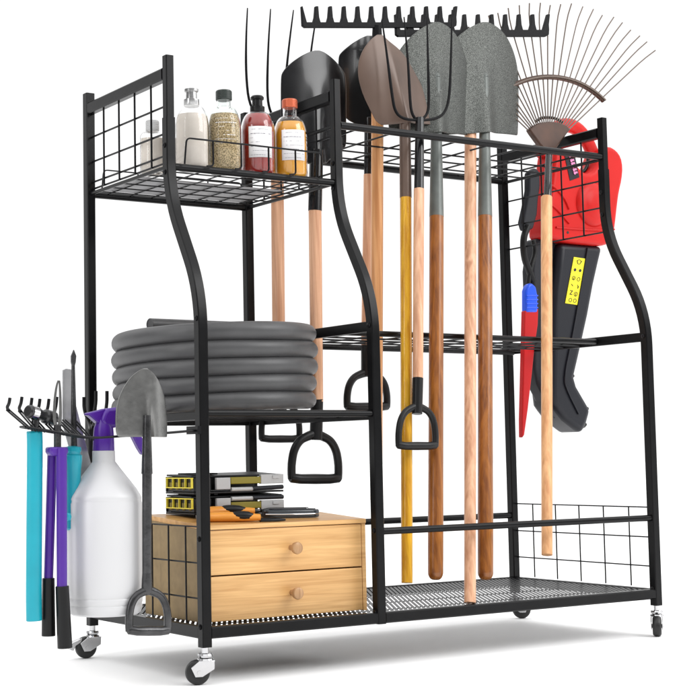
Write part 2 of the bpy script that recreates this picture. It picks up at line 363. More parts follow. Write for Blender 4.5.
# side hook rack, reaching out from the front left post
spine = MB()
for y in (-.006, .012): spine.tube(fillet([(-.011, y, .4025), (-.06, y, .399), (-.185, y, .392), (-.29, y, .409)], .02), .0017, 8)
spine.box((-.013, .003, .403), (.006, .034, .012)); spine.tube([(-.02, -.006, .402), (-.02, .012, .402)], .0016, 8); spine.tube([(-.29, -.006, .409), (-.29, .012, .409)], .0016, 8)
hook_rack = spine.build('hook_rack', 'wire', rack)
for ub, vb, ut, vt, vtip in ((92, 440, 75, 421, None), (82, 437, 64, 420, None), (74, 436, 55, 417, 397), (65, 435, 47, 416, 399), (56, 433, 38, 415, 399), (46, 432, 30, 414, 398), (37, 431, 20, 411, 397), (30, 429, 8, 410, 398)):
    q0 = at(ub, vb, .003); q1 = at(ut, vt, .05); bb = MB()
    for dx in (-.0022, .0022): bb.tube([q0 + Vector((dx, 0, 0)), q1 + Vector((dx, 0, 0))], .0013, 8)
    if vtip: bb.tube(smooth([q1 - Vector((0, .003, .001)), q1 + Vector((0, .004, .004)), at(ut + 1, (vt + vtip) / 2, .056), at(ut + 2, vtip, .057)]), .0024, 8)
    bb.build('hook', 'wire', hook_rack)
for (ua, va), (ub, vb) in (((84, 397), (90, 428)), ((107, 391), (103, 428)), ((96, 391), (92, 425))):   # three more hooks on the back post
    q = at(ub, vb, D - .02); t = at(ua, va, D - .06); bb = MB()
    bb.tube(smooth([q, at(ub, vb - 4, D - .04), at(ua, va + 14, D - .06), t]), .0030, 8); bb.build('hook', 'wire', hook_rack)

# ------------------------------------------------------------------ bottles on the upper left shelf
ZS = .8272
camdir = lambda p: math.atan2(CAM.y - p[1], CAM.x - p[0])
def bottle(name, label, u, v_top, body_px, y, content, fill, cap, capmat, gl, neck=(.30, .70), lab=None, capw=.36, shoulder=.66, collar=None):
    b0 = at(u, 180, y); p = Vector((b0.x, y, ZS)); k = mpp(p); R = body_px / 2 * k; H = at(u, v_top, y).z - ZS
    t = thing(name, label, 'bottle', p, 'bottles on the upper wire shelf')
    rn = R * neck[0] * 1.15; zsh = H * shoulder * .80; zn = H * neck[1]; zc = H * cap
    def prof(r0, d):
        o = [(0, .0005 + d), (R * .9 - d, .0005 + d), (R - d, .006 + d), (R - d, zsh)]
        for i in range(1, 9):
            a = i / 8; o.append((rn - d + (R - rn) * (math.cos(a * math.pi / 2) ** .9 if a < 1 else 0), zsh + (zn - zsh) * math.sin(a * math.pi / 2) ** 1.15))
        return o + [(rn - d, zc + H * .03)]
    MB().lathe(prof(0, 0) + prof(0, .0016)[::-1], p, n=48).build('glass_body', gl, t)
    zf = H * fill; inn = [(r, h) for (r, h) in prof(0, .0019) if h < zf]
    pr = prof(0, .0019); 
    for (r0, h0), (r1, h1) in zip(pr, pr[1:]):
        if h0 < zf <= h1: inn.append((r0 + (r1 - r0) * (zf - h0) / (h1 - h0), zf))
    inn.append((0, zf)); MB().lathe(inn, p, n=48).build('contents', content, t)
    cw = R * capw; c = MB(); 
    if collar: # pump-top cap: wide collar, slim throat, domed head
        c.lathe([(cw * .95, zc), (cw, zc + .001), (cw, zc + (H - zc) * .36), (cw * .72, zc + (H - zc) * .40), (cw * .70, zc + (H - zc) * .74), (cw * .9, zc + (H - zc) * .78), (cw * .92, H - .003), (cw * .75, H - .0005), (0, H)], p, n=36)
    else:
        pr = [(cw * .96, zc), (cw, zc + .001)]
        for i in range(1, 6): h = zc + (H - zc) * i / 6.5; pr += [(cw, h - .0007), (cw * 1.025, h), (cw, h + .0007)]
        c.lathe(pr + [(cw, H - .0015), (cw * .9, H), (0, H)], p, n=36)
    co = c.build('cap', capmat, t)
    if lab:
        a = camdir(p) + lab[2]; b = MB(); z0, z1 = H * lab[0], H * lab[1]; wd = lab[3]
        b.lathe([(R + .0003, z0), (R + .0003, z1)], p, n=30, a0=a - wd, a1=a + wd); lo = b.build('label', 'paper', t, solid=.0003) if len(lab) < 5 else t
        pr = MB(); rows = 7
        for i in range(rows):                             # illegible small print as broken hairlines
            z = z1 - (z1 - z0) * (.10 + .83 * i / (rows - 1)); q = -wd * .82
            thick = .0011 if i in (1, 4) else .0006
            while q < wd * .75:
                l = random.uniform(.03, .16)
                if random.random() < (.85 if i not in (2, 3) else .45): pr.lathe([(R + .0009, z - thick / 2), (R + .0009, z + thick / 2)], p, n=4, a0=a + q, a1=a + min(q + l, wd * .85))
                q += l + .03
        pr.build('print', 'greyink' if len(lab) < 5 else 'paper', lo)
    return t, p, R, H
bottle('glass_bottle', 'short clear bottle of cream powder behind the left wire side panel', 153, 121, 26, .20, 'powder', .66, .80, 'greyplastic', 'glass', (.42, .80), capw=.52, shoulder=.86)
bottle('glass_bottle', 'clear bottle of white powder with silver pump cap at left end of shelf front', 192.5, 88, 34, .128, 'powder', .66, .77, 'silver', 'glass', (.36, .78), capw=.46, collar=True)
bottle('glass_bottle', 'pale green glass bottle filled with brown grain under a black screw cap', 225, 91, 34, .128, 'grain', .70, .88, 'blackcap', 'greenglass', (.36, .80), capw=.48, lab=(.30, .66, .1, .75, 1))
bottle('glass_bottle', 'bottle of dark red sauce with white label and black flared cap', 258.5, 96, 35, .128, 'sauce', .755, .78, 'blackplastic', 'glass', (.34, .79), (.20, .58, .18, .72), capw=.42, collar=True)
bottle('glass_bottle', 'bottle of orange juice with white label and copper screw cap', 291, 100, 34, .122, 'juice', .70, .89, 'bronze', 'glass', (.36, .78), (.20, .58, .22, .74), capw=.46)

# ------------------------------------------------------------------ coiled hose
hc = Vector((.142, .201, .4312)); hr = .0152; HR = .172 - hr; path = []
N = 5 * 64
for i in range(N + 1):
    a = 2 * math.pi * i / 64 + 1.0; z = hr + (i / 64) * .0282 * .98
    rr = HR + .0016 * math.sin(i * .37) + (.001 * math.sin(i * .11))
    path.append(hc + Vector((rr * math.cos(a), rr * math.sin(a), max(hr, z - .012))))
hb = MB().tube(path, hr, 20)
ta = at(150, 324.3, .29); tb = at(250, 328, .315)
tp = [ta + (tb - ta) * i / 10 for i in range(11)] + [tb + Vector((.035, -.03, -.006)), tb + Vector((.05, -.07, -.012)), tb + Vector((.055, -.12, -.02))]
hb.sweep(smooth(tp, 2), [(.0105 * math.cos(2 * math.pi * q / 20), .0105 * math.sin(2 * math.pi * q / 20)) for q in range(20)], caps=False)
dr = (ta - tb).normalized()
hb.lathe([(.0105, 0), (.0098, .0008), (.0084, .0006), (.0080, -.002), (.0080, -.03)], ta, dr, 20)
hose = hb.build('garden_hose', 'hose', None)
tag(hose, 'thick dark grey hose coiled in five stacked loops on the middle left shelf', 'hose')
MB().lathe([(.0, -.006), (.0078, -.006)], ta, dr, 20).build('bore', 'hosein', hose)

# ------------------------------------------------------------------ drawer box
bx0, bx1, by0, by1, bz0, bz1 = .018, .3205, .028, .222, .1112, .2585; SL = .012
ch = thing('drawer_box', 'small bamboo box with two drawers and round knobs on the bottom left shelf', 'drawer box', ((bx0 + bx1) / 2, (by0 + by1) / 2, bz0))
t_ = .0075
MB().prism([(bx0, by0, bz0), (bx0, by1, bz0), (bx0, by1, bz1 + SL - t_), (bx0, by0, bz1 - t_)], (.0, 0, 0), (t_, 0, 0)).build('side_panel', 'bambooshade', ch, .0006)
MB().prism([(bx1, by0, bz0), (bx1, by1, bz0), (bx1, by1, bz1 + SL - t_), (bx1, by0, bz1 - t_)], (0, 0, 0), (-t_, 0, 0)).build('side_panel', 'bamboo', ch, .0006)
MB().prism([(bx0, by0 - .001, bz1 - t_), (bx0, by1, bz1 + SL - t_), (bx0, by1, bz1 + SL), (bx0, by0 - .001, bz1)], (-.0005, 0, 0), (bx1 - bx0 + .0005, 0, 0)).build('top_panel', 'bambootop', ch, .0008)
MB().box(((bx0 + bx1) / 2, by0 - .0005, bz1 - t_ / 2), (bx1 - bx0 - .0004, .003, t_ - .0012)).build('top_edge', 'bamboo', ch, .0005)
MB().box(((bx0 + bx1) / 2, by0 + .1, bz0 + .003), (bx1 - bx0 - 2 * t_ - .001, .18, .006)).build('bottom_panel', 'bamboo', ch)
MB().box(((bx0 + bx1) / 2, by1 - .004, (bz0 + bz1) / 2), (bx1 - bx0 - 2 * t_ - .001, .006, bz1 - bz0 - .012)).build('back_panel', 'bambooshade', ch)
dh = (bz1 - t_ - bz0 - .001 - .003) / 2
for i in range(2):
    z = bz0 + .001 + dh / 2 + i * (dh + .0022)
    dx0, dx1 = bx0 + t_ + .001, bx1 - t_ - .0012
    d = MB().box(((dx0 + dx1) / 2, by0 + .005, z), (dx1 - dx0, .010, dh)).build('drawer', 'bamboo', ch, .0009)
    MB().box(((dx0 + dx1) / 2, by0 + .09, z), (dx1 - dx0 - .012, .158, dh - .012)).build('drawer_tray', 'bambooshade', d)
    kx = at(291, 550, by0).x
    MB().lathe([(.0045, 0), (.0045, .006), (.0072, .010), (.0092, .014), (.0098, .018), (.0088, .0205), (.0055, .022), (0, .0225)], (kx, by0, z + .002), (0, -1, 0), 28).build('knob', 'knobwood', d)
def ztop(y): return bz1 + SL * (y - by0) / (by1 - by0) + .0004

# tool cases on the box
def case(z0, label, lift):
    x0, x1, y0, y1, h = .052, .222, .118, .212, .0305
    z0 += .0006; t = thing('tool_case', label, 'tool case', ((x0 + x1) / 2, (y0 + y1) / 2, z0), 'black tool cases stacked on the drawer box')
    sh = MB(); sh.box(((x0 + x1) / 2, (y0 + y1) / 2, z0 + .0015), (x1 - x0, y1 - y0, .003)); sh.box(((x0 + x1) / 2, y1 - .0015, z0 + h / 2), (x1 - x0, .003, h - .0062)); sh.box((x0 + .018, (y0 + y1) / 2 + .001, z0 + h / 2 - .001), (.032, y1 - y0 - .006, h - .009))
    sh.build('tray', 'blackplastic', t, .0008)
    lid = MB().prism([(x0 + .002, y0 + .012, z0 + h - .003), (x1 - .001, y0 + .004, z0 + h - .003), (x1 - .001, y1, z0 + h + .001), (x0 + .002, y1, z0 + h - .0008)], (0, 0, .0015))
    for i in range(3): lid.box((x0 + .02 + i * .014, (y0 + y1) / 2, z0 + h + .0012), (.007, y1 - y0 - .025, .003))
    lid.build('lid', 'blackplastic', t, .0005)
    fr = MB(); zz = z0 + h * .58; n = 4; ys = lin(y0 + .006, y1 - .006, n + 1)                 # yellow window grid at the end
    for y in ys: fr.box((x0 - .0002, y, zz), (.0040, .0015, h * .50))
    for z in (zz - h * .25, zz + h * .25): fr.box((x0 - .0006, (y0 + y1) / 2, z), (.0040, y1 - y0 - .0085, .0017))
    w_ = fr.build('bit_window', 'yellowplastic', t, .0004)
    for y in lin(y0 + .016, y1 - .016, n): MB().lathe([(.0035, 0), (.006, .001), (.006, h * .40), (.003, h * .42)], (x0 + .0055, y, z0 + .006), (0, 0, 1), 12).build('bit', 'amber', t)
    MB().box((x0 + .055, y0 + .003, z0 + h * .52), (.026, .006, h * .62)).build('latch', 'greyplastic', t, .0008)
    MB().box((x0 + .104, y0 + .005, z0 + h * (.66 if lift else .42)), (.070, .009, h * .36)).build('olive_strip', 'olive', t, .0012)
    MB().tube([(x0 + .07, y0 + .002, z0 + h * (.20 if lift else .78)), (x0 + .11, y0 + .002, z0 + h * (.20 if lift else .78))], .0034, 12).build('bright_rod', 'greyplastic', t)
    MB().tube([(x0 + .11, y0 + .001, z0 + h * (.22 if lift else .8)), (x0 + .168, y0 + .001, z0 + h * (.26 if lift else .8))], .0045, 12, flat=.8).build('dark_rod', 'darkgrey', t)
    e = MB().box((x1 - .022, y0 + .003, z0 + h * (.70 if lift else .40)), (.044, .007, h * .50)).build('end_block', 'greyplastic', t, .0008)
    MB().box((x1 - .016, y0 - .0012, z0 + h * (.80 if lift else .5)), (.012, .0016, h * .16)).build('clasp', 'greyplastic', e, .0004)
zc = ztop(.212)
case(zc, 'lower black tool case with yellow bit window resting on the drawer box', False)
case(zc + .0328, 'upper black tool case with grey end block, on top of another case', True)

# pliers and folding knife lying on the front of the box top
pl = thing('pliers', 'orange handled pliers with black inlays lying on the drawer box', 'pliers', (.11, .062, ztop(.062)))
zz = ztop(.07) + .0072
def onbox(x, y, dz=0): return Vector((x, y, ztop(y) + .0072 + dz))
for pts, s in (([(.045, .072), (.075, .068), (.10, .055), (.128, .043)], 0), ([(.045, .082), (.075, .10), (.105, .098), (.142, .082)], .006)):
    h = MB(); q = smooth([onbox(a, c, s) for a, c in pts], 2); n = len(q)
    h.tube(q, .0085, 14, scales=[.75 + .45 * math.sin(math.pi * min(1, .15 + i / n)) for i in range(n)], flat=.8); ho = h.build('handle', 'orange', pl)
    i0 = int(n * .45); MB().tube([a + Vector((-.0005, -.002, .0018)) for a in q[i0:i0 + 6]], .0078, 12, scales=[.5, .9, 1, 1, .9, .5]).build('inlay', 'blackplastic', ho)
MB().prism([onbox(.128, .05, -.004), onbox(.150, .044, -.003), onbox(.172, .036, -.005), onbox(.150, .038, -.006), onbox(.128, .042, -.006)], (0, 0, .002)).build('nose', 'blackplastic', pl, .001)
MB().prism([onbox(.012 + .02, .074), onbox(.045, .068), onbox(.05, .086), onbox(.034, .083)], (0, 0, .003)).build('jaw', 'darksteel', pl, .001)
kn = thing('utility_knife', 'blue-black folding knife lying on the right of the drawer box top', 'knife', (.215, .09, ztop(.09)))
def kp(a, c, dz): 
    o = Vector((.214, .085)); e1 = Vector((.98, -.19)); e2 = Vector((.19, .98)); p = o + e1 * a + e2 * c; return Vector((p.x, p.y, ztop(p.y) + dz))
out = [(-.052, .006), (-.046, -.005), (-.02, -.010), (.03, -.010), (.047, -.006), (.05, .004), (.04, .010), (-.035, .011)]
MB().prism(sm2([kp(a, c, .0068) for a, c in out], 1), (0, 0, .0062)).build('body', 'knife', kn, .002, seg=3)
MB().prism([kp(a * .8 + .004, c * .62, .0134) for a, c in out], (0, 0, .0007)).build('inlay', 'darkgrey', kn, .0005)
MB().tube([kp(a, c, .0063) for a, c in ((-.047, -.0056), (-.02, -.0106), (.03, -.0106), (.046, -.0066))], .0011, 8).build('steel_edge', 'chrome', kn)
MB().lathe([(.0022, 0), (.0022, .001), (0, .0014)], kp(.028, .0, .0141), (0, 0, 1), 12).build('rivet', 'chrome', kn)
MB().tube([kp(-.05, .006, .011), kp(-.035, .012, .013), kp(.035, .012, .013)], .0024, 8).build('spine', 'blackplastic', kn)

# ------------------------------------------------------------------ long tools hung heads up through the right bay
GT = 'long garden tools hung heads up in the right bay'
def shaft(name, m, t, u1, v1, u2, v2, w1, pl, w2=None, round_end=False, n=20):
    a, b = at(u1, v1, *pl), at(u2, v2, *pl); r = w1 / 2 * mpp(a); r2 = (w2 or w1) / 2 * mpp(b)
    if round_end:
        path = [a] + [a + (b - a) * f for f in (.3, .6, .93)]; d = (b - a); L = d.length; sc = [1, 1, 1, 1.04]; 
        for i in range(1, 7): q = i / 6; path.append(b - d / L * (r * 1.25) * (1 - math.sin(q * math.pi / 2))); sc.append(max(.05, 1.04 * math.cos(q * math.pi / 2) ** .6))
        return MB().tube(path, r, n, scales=sc).build(name, m, t)
    return MB().tube([a, a + (b - a) * .5, b], r, n, scales=[1, (1 + r2 / r) / 2, r2 / r]).build(name, m, t, .0006)
def dgrip(t, cu, v0, v1, hw, pl, w=7, m='blackplastic'):
    b = MB(); k = mpp(at(cu, v1, *pl)); h = v1 - v0
    for s in (-1, 1):
        q = smooth([at(cu + s * a * hw, v0 + c * h, *pl) for a, c in ((.0, -.05), (.30, .0), (.66, .10), (.90, .32), (.99, .60), (1.0, .82), (.98, .98))], 2)
        b.tube(q, w / 2 * k, 12, scales=[1.15 - .2 * min(1, i / 8) for i in range(len(q))], flat=1.15)
    q = [at(cu + a * hw, v1 - 2 + (1 if abs(a) < .9 else 0), *pl) for a in (-1.06, -1.0, -.6, 0, .6, 1.0, 1.06)]
    b.tube(q, w / 2 * k * 1.2, 14, scales=[.75, 1, 1.05, 1.1, 1.05, 1, .75])
    return b.build('grip', m, t)
def blade(t, name, m, rows, pl, dish, ridge=None, solid=.002, nc=17, cen=None):
    g = []; hm = max(r[2] - r[1] for r in rows)
    for (v, ul, ur) in rows:
        r = []
        for j in range(nc):
            s = -1 + 2 * j / (nc - 1); u = (ul + ur) / 2 + s * (ur - ul) / 2; p = at(u, v, *pl); off = dish * (s * (ur - ul) / hm) ** 2
            if ridge:
                du = u - (ridge[0] + (ridge[2] - ridge[0]) * (v - ridge[1]) / (ridge[3] - ridge[1])); f = max(0, min(1, (v - ridge[1]) / max(1, ridge[3] - ridge[1])))
                off -= ridge[4] * (.35 + .65 * f) * math.exp(-(du / ridge[5]) ** 2) * (1 if v > ridge[1] else math.exp(-((v - ridge[1]) / 14) ** 2))
            p = p + Vector((0, off, 0)); r.append(p)
        g.append(r)
    return MB().grid(g).build(name, m, t, solid=solid, sub=2)
def dense(rows, k=2):
    o = []
    for a, b in zip(rows, rows[1:]):
        for i in range(k): f = i / k; o.append(tuple(x + (y - x) * f for x, y in zip(a, b)))
    return o + [rows[-1]]

# pitchfork with pale handle, far left and behind
p1 = (.335, 0.0); t = thing('pitchfork', 'black four-tined pitchfork rising behind the sauce bottles, furthest left of the tools', 'pitchfork', at(280, 440, *p1), GT)
shaft('handle', 'pinkwood', t, 277, 150, 279.5, 415, 13, p1); shaft('socket', 'blackplastic', t, 277.2, 118, 277.4, 152, 14, p1, 15); shaft('grip_socket', 'blackplastic', t, 279.4, 405, 280, 416, 14, p1)
dgrip(t, 280.5, 404, 440, 19, p1, 6)
for pts in ([(247.5, 8), (246, 40), (246, 75), (249, 104), (258, 116), (275, 119)], [(270.6, 9), (268, 50), (267, 95), (270, 112), (276, 119)], [(293.5, 10), (289, 45), (285, 85), (283, 108), (278, 119)], [(317, 12), (311, 50), (307, 90), (302, 110), (293, 118), (279, 119)]):
    q = smooth([at(a, c, *p1) for a, c in pts], 2); MB().tube(q, .0024, 8, scales=[.45 + .55 * min(1, i / 8) for i in range(len(q))]).build('tine', 'blackiron', t)
# spade with D grip beside the middle post
p2 = (.20, 0.0); t = thing('spade', 'glossy black square spade behind the juice bottle with a D grip below the hose', 'spade', at(315, 484, *p2), GT)
rows = [(50.5, 315, 319), (52, 309, 324), (56, 301, 331), (61, 294, 338), (67, 288, 344.5), (73, 284.8, 349.5), (85, 284.5, 350.5), (105, 284.5, 350.5), (125, 285, 350.5), (140, 286, 350.5), (146, 289, 349), (150, 296, 342), (156, 304, 333), (164, 308, 326)]
blade(t, 'blade', 'blacksteel', dense(rows), p2, .013, (317, 95, 316, 160, .007, 7))
shaft('socket', 'blacksteel', t, 316.5, 150, 315, 211, 13.5, p2, 14); shaft('handle', 'pinkwood', t, 315, 210, 317, 402, 13, p2, 12.5); shaft('grip_socket', 'blackplastic', t, 317, 399, 316, 440, 12.5, p2, 13)
dgrip(t, 315, 436, 480, 23.5, p2, 8)
# second spade behind
p3 = (.30, 0.0); t = thing('spade', 'black spade half hidden behind the brown shovel, its D grip beside the middle post', 'spade', at(367, 410, *p3), GT)
rows = [(35.5, 367, 371), (38, 361, 377), (43, 353, 386), (49, 346, 392), (54, 342, 397), (70, 341.5, 397), (95, 342, 397), (112, 344, 395), (120, 350, 389), (126, 360, 379), (132, 364, 374)]
blade(t, 'blade', 'blacksteel', dense(rows), p3, .012, (369, 80, 369, 125, .006, 6))
shaft('socket', 'blacksteel', t, 369, 118, 368.6, 175, 9.5, p3); shaft('handle', 'pinkwood', t, 368.6, 174.5, 366, 352, 10, p3); shaft('grip_socket', 'blackplastic', t, 366, 345, 366, 376, 10, p3)
dgrip(t, 367, 374, 408, 20, p3, 7)
# bow rakes
def bow_rake(label, us, vtop, v0, v1, cu, pl, hs, m, wd, uls=None):
    t = thing('bow_rake', label, 'rake', at(*hs[-1], *pl), GT)
    b = MB(); n = Vector((0, 1, 0)) * .0032
    u0, u1 = us[0], us[-1]; pts = [(u0 - 1.5, vtop)]
    for i, u in enumerate(us):
        lean = (-2 if i == 0 else (2 if i == len(us) - 1 else 0))
        if i: pts += [(u - 3.6, v0), (u - 2.2, v0 - 5), (u - 1.3 + lean, vtop)]
        pts += [(u + 1.3 + lean, vtop), (u + 2.2, v0 - 5)]
        if i < len(us) - 1: pts += [(u + 3.6, v0)]
    pts += [(u1 + 2.5, v0), (u1 + 2.2, v1 - 2), (u1 - 1, v1), (u0 + 2, v1), (u0 - .5, v1 - 2)]
    b.prism([at(a, c, *pl) for a, c in pts], n); b.build('head', 'blackiron', t, .0012)
    shaft('socket', 'blackiron', t, cu, v1 - 2, cu, hs[0][1] + 6, 9, pl, wd - .5)
    shaft('handle', m, t, *hs[0], *hs[1], wd, pl)
    return t
pr1 = (.215, 0.0)
bow_rake('black bow rake with tan handle, its head over the two black spades', [302.5 + 13.72 * i for i in range(12)], 6.5, 22.5, 28, 377, pr1, ((377.6, 45), (376.3, 500)), 'tanwood', 12.2)
pr2 = (.1, .2)
bow_rake('black bow rake with its head behind the two speckled shovels', [396 + 13.62 * i for i in range(12)], 14.5, 30, 37, 470.5, pr2, ((470.5, 50), (470, 603)), 'pinkwood', 11.8)
# brown round-point shovel on yellow handle
pb = (.1, .11); t = thing('shovel', 'brown painted pointed shovel on a yellow handle', 'shovel', at(406, 583, *pb), GT)
rows = [(34.5, 377.5, 381), (37, 373.5, 385), (41, 369.5, 389), (47, 365.5, 399), (54, 362.8, 407), (62, 361.5, 413.5), (72, 362, 420), (80, 363.8, 425), (90, 367, 430.3), (97, 369.8, 433), (105, 373.5, 436), (112, 376.8, 438.5), (118, 379.5, 440), (121, 382, 441.2), (124, 385.5, 441.5)]
blade(t, 'blade', 'brownsteel', rows, pb, .016, (393, 66, 405, 124, .013, 6.5))
shaft('socket', 'brownsteel', t, 404.8, 112, 405.7, 198, 11, pb, 12); shaft('handle', 'yellow', t, 405.7, 197.5, 407, 583, 11.5, pb)
# black digging fork
pf = (.076, .115); t = thing('pitchfork', 'black four-tined digging fork with pale handle in front of the brown shovel', 'pitchfork', at(417, 448, *pf), GT)
for pts in ([(382, 20), (387, 55), (392, 95), (395, 112), (403, 119), (420, 120.5)], [(404, 17), (408, 60), (410, 100), (411.5, 113), (416, 120)], [(427, 17), (428, 60), (429, 100), (428, 113), (422, 120)], [(452, 10), (451, 60), (449.5, 98), (445, 113), (436, 119), (420, 120.5)]):
    q = smooth([at(a, c, *pf) for a, c in pts], 2); MB().tube(q, .0026, 8, scales=[.4 + .6 * min(1, i / 8) for i in range(len(q))]).build('tine', 'blackiron', t)
shaft('socket', 'blacksteel', t, 419.7, 118, 419, 190, 8.5, pf, 10); shaft('handle', 'pinkwood', t, 419, 189, 417.8, 380, 10.5, pf); shaft('grip_socket', 'blackplastic', t, 417.8, 378, 417, 414, 11, pf, 10.5)
dgrip(t, 417, 408, 447, 18.5, pf, 6.5)
# two speckled shovels
def spk(label, cu, hwid, u_h, pl, u_b):
    t = thing('shovel', label, 'shovel', at(u_b, 580, *pl), GT); c = cu
    pr = [(22, .05), (23.5, .16), (27, .33), (32, .49), (38, .63), (46, .76), (54, .86), (63, .94), (73, .99), (88, 1), (105, 1), (120, .985), (130, .97), (133.5, .965)]
    blade(t, 'blade', 'hammer', [(v, c - hwid * f, c + hwid * f) for v, f in pr], pl, .026, (c - .5, 74, c - .5, 133, .016, 6.5))
    s = shaft('socket', 'greysocket', t, c - .5, 78, u_h, 217, 8.5, pl, 14.5); shaft('handle', 'brownwood', t, u_h, 216.5, u_b, 580, 14.2, pl, 14.8, round_end=True)
    q = at(c - .5, 77, *pl); MB().lathe([(.0075, 0), (.0068, .004), (.004, .0075), (0, .009)], q, (0, 0, 1), 20).build('socket_tip', 'greysocket', t)
    return t
spk('speckled grey shovel whose blade overlaps the other, tines of a fork before it', 436.8, 41, 436.5, (.1, .135), 435.5)
spk('speckled grey shovel nearest the leaf rake, partly behind its twin', 484.8, 43, 485, (.1, .168), 485.5)
# leaf rake
pq = (.104, .205); t = thing('leaf_rake', 'fan-shaped leaf rake with thin wire tines and a light wooden handle', 'leaf rake', at(547, 555, *pq), GT)
shaft('handle', 'leafwood', t, 546.5, 197, 547, 555, 11.2, pq); shaft('socket', 'blacksteel', t, 549, 150, 547.5, 199, 6.5, pq, 8)
nt_ = 23
for i in range(nt_):
    a = math.radians(-46.5 + 93 * i / (nt_ - 1)) + math.radians(random.uniform(-.4, .4)); L = 145 + random.uniform(-2, 2)
    pts = [(548 + math.sin(a) * r, 149 - math.cos(a) * r) for r in (24, 60, 110, L - 14, L)]
    q = [at(c, d, *pq) for c, d in pts]; q[-2] += Vector((0, -.001, 0)); q[-1] += Vector((math.cos(a) * .002, -.006, -math.sin(a) * .002))
    MB().tube(smooth(q, 1), .00135, 6).build('tine', 'tine', t)
b = MB(); q = [at(548 + math.sin(math.radians(a)) * 75, 149 - math.cos(math.radians(a)) * 72, *pq) for a in range(-48, 49, 4)]
b.sweep(q, cham(.0040, .0046, .001), side=(0, 1, 0)); cb = b.build('cross_bar', 'rust', t)
MB().sweep([x + Vector((0, -.0052, .0)) for x in q], cham(.0016, .0016, .0005), side=(0, 1, 0)).build('cross_wire', 'tine', cb)
out = [(544, 152), (538, 145), (530, 134), (527.5, 130), (532, 126), (539, 123), (548, 122), (557, 123), (564, 126), (568.5, 130), (565, 134), (557, 145), (552, 152)]
MB().prism([at(a, c, *pq) for a, c in out], (0, .007, 0)).build('tine_clamp', 'rust', t, .003, seg=3)
b = MB(); b.tube(smooth([at(a, c, *pq) + Vector((0, .003, 0)) for a, c in ((537, 121), (542, 117.5), (549, 117), (557, 118), (563, 122))], 2), .003, 8); b.build('clamp_strap', 'blackplastic', t)

# ------------------------------------------------------------------ leaf blower and pruning saw beyond the right side
pw = (.325, 0); t = thing('leaf_blower', 'red leaf blower with dark tube hung beyond the right side panel', 'leaf blower', at(585, 432, *pw))
out = [(552, 160), (553, 153), (557, 149), (563, 151), (571, 158), (577, 168), (585, 174), (593, 170), (598, 158), (601, 149), (608, 146), (615, 150), (620, 157), (622, 168), (621, 180), (618, 193), (616.5, 204), (615, 218), (613.5, 230), (611, 241), (604, 246), (592, 245.5), (572, 243.5), (560, 241.5), (551, 239.5), (544.5, 237), (544, 228), (545.5, 215), (548, 195), (550, 176)]
body = MB().prism(sm2([at(a, c, *pw) for a, c in out], 1), (0, -.008, 0), (0, .052, 0)).build('body', 'red', t, .019, seg=7)
hp = smooth([at(a, c, *pw) + Vector((0, .03, 0)) for a, c in ((553, 155), (556, 138), (564, 126), (576, 121.5), (588, 126), (597, 138), (603, 152))], 2)
MB().tube(hp, .0125, 16, flat=1.25).build('carry_handle', 'red', t)
fy = Vector((0, -.0086, 0))
o = at(590, 205, *pw) + fy; rr_ = 23 * mpp(o)
MB().lathe([(0, .014), (rr_ * .3, .0135), (rr_ * .55, .0115), (rr_ * .62, .0095), (rr_ * .66, .0095), (rr_ * .85, .0062), (rr_ * .97, .002), (rr_, -.003)], o, (0, -1, 0), 48).build('fan_housing', 'red', body)
for pts in ([(549, 186), (556, 192), (562, 200), (566, 210)], [(546, 204), (553, 209), (560, 217), (566, 224)], [(553, 228), (575, 230), (600, 231), (611, 230)]):
    MB().tube(smooth([at(a, c, *pw) + fy for a, c in pts], 2), .0032, 10, flat=.7).build('body_rib', 'red', body)
MB().prism([at(a, c, *pw) + fy for a, c in ((561, 154), (571, 152), (576.5, 178), (567, 181.5))], (0, .0006, 0)).build('name_panel', 'tube', body, .0006)
b = MB()
for i in range(6): 
    f = i / 6; c0 = (565.6 + f * 5.2, 157.5 + f * 18.5)
    b.prism([at(c0[0] + a, c0[1] + c, *pw) + fy * 1.22 for a, c in ((0, 0), (3.6, -.8), (4.2, 1.0), (1.9, 1.5), (2.2, 2.4), (.6, 2.2))], (0, .0004, 0))
b.build('name_print', 'magenta', body)
MB().tube(smooth([at(a, c, *pw) + Vector((0, .02, 0)) for a, c in ((577, 160), (579, 168), (585, 172.5), (592, 169), (595, 160), (594, 153))], 2), .0038, 10).build('trigger', 'blackplastic', t)
MB().tube([at(565, 233, *pw), at(565, 233, *pw) + fy], .003, 12).build('screw', 'ink', body)
# strap and dark grip at the left of the body
out = [(529, 172), (536, 167), (541, 172), (541, 186), (539, 200), (538, 214), (534, 229), (525, 231), (522.5, 222), (526, 206), (529, 190)]
MB().prism([at(a, c, *pw) for a, c in out], (0, 0, 0), (0, .018, 0)).build('rear_grip', 'darkgrey', t, .006, seg=3)
MB().tube(smooth([at(a, c, *pw) for a, c in ((528, 226), (523, 238), (524, 258), (529, 270), (533, 282))], 2), .007, 12).build('hang_strap', 'blackplastic', t)
MB().tube(smooth([at(a, c, *pw) for a, c in ((533, 240), (536, 252), (531, 266), (528, 285))], 2), .005, 12).build('hang_strap', 'blackplastic', t)
out = [(561, 243), (604, 246), (599.5, 265), (595, 285), (589.5, 315), (584, 340), (579, 362), (575.5, 377), (578, 386), (592, 410), (588, 424), (583, 434), (575, 428), (565, 420), (558, 411), (554, 405), (552.5, 393), (553, 370), (554, 320), (556, 290), (559, 265)]
tb_ = MB().prism([at(a, c, *pw) for a, c in out], (0, 0, 0), (0, .068, 0)).build('blow_tube', 'tube', t, .012, seg=4)
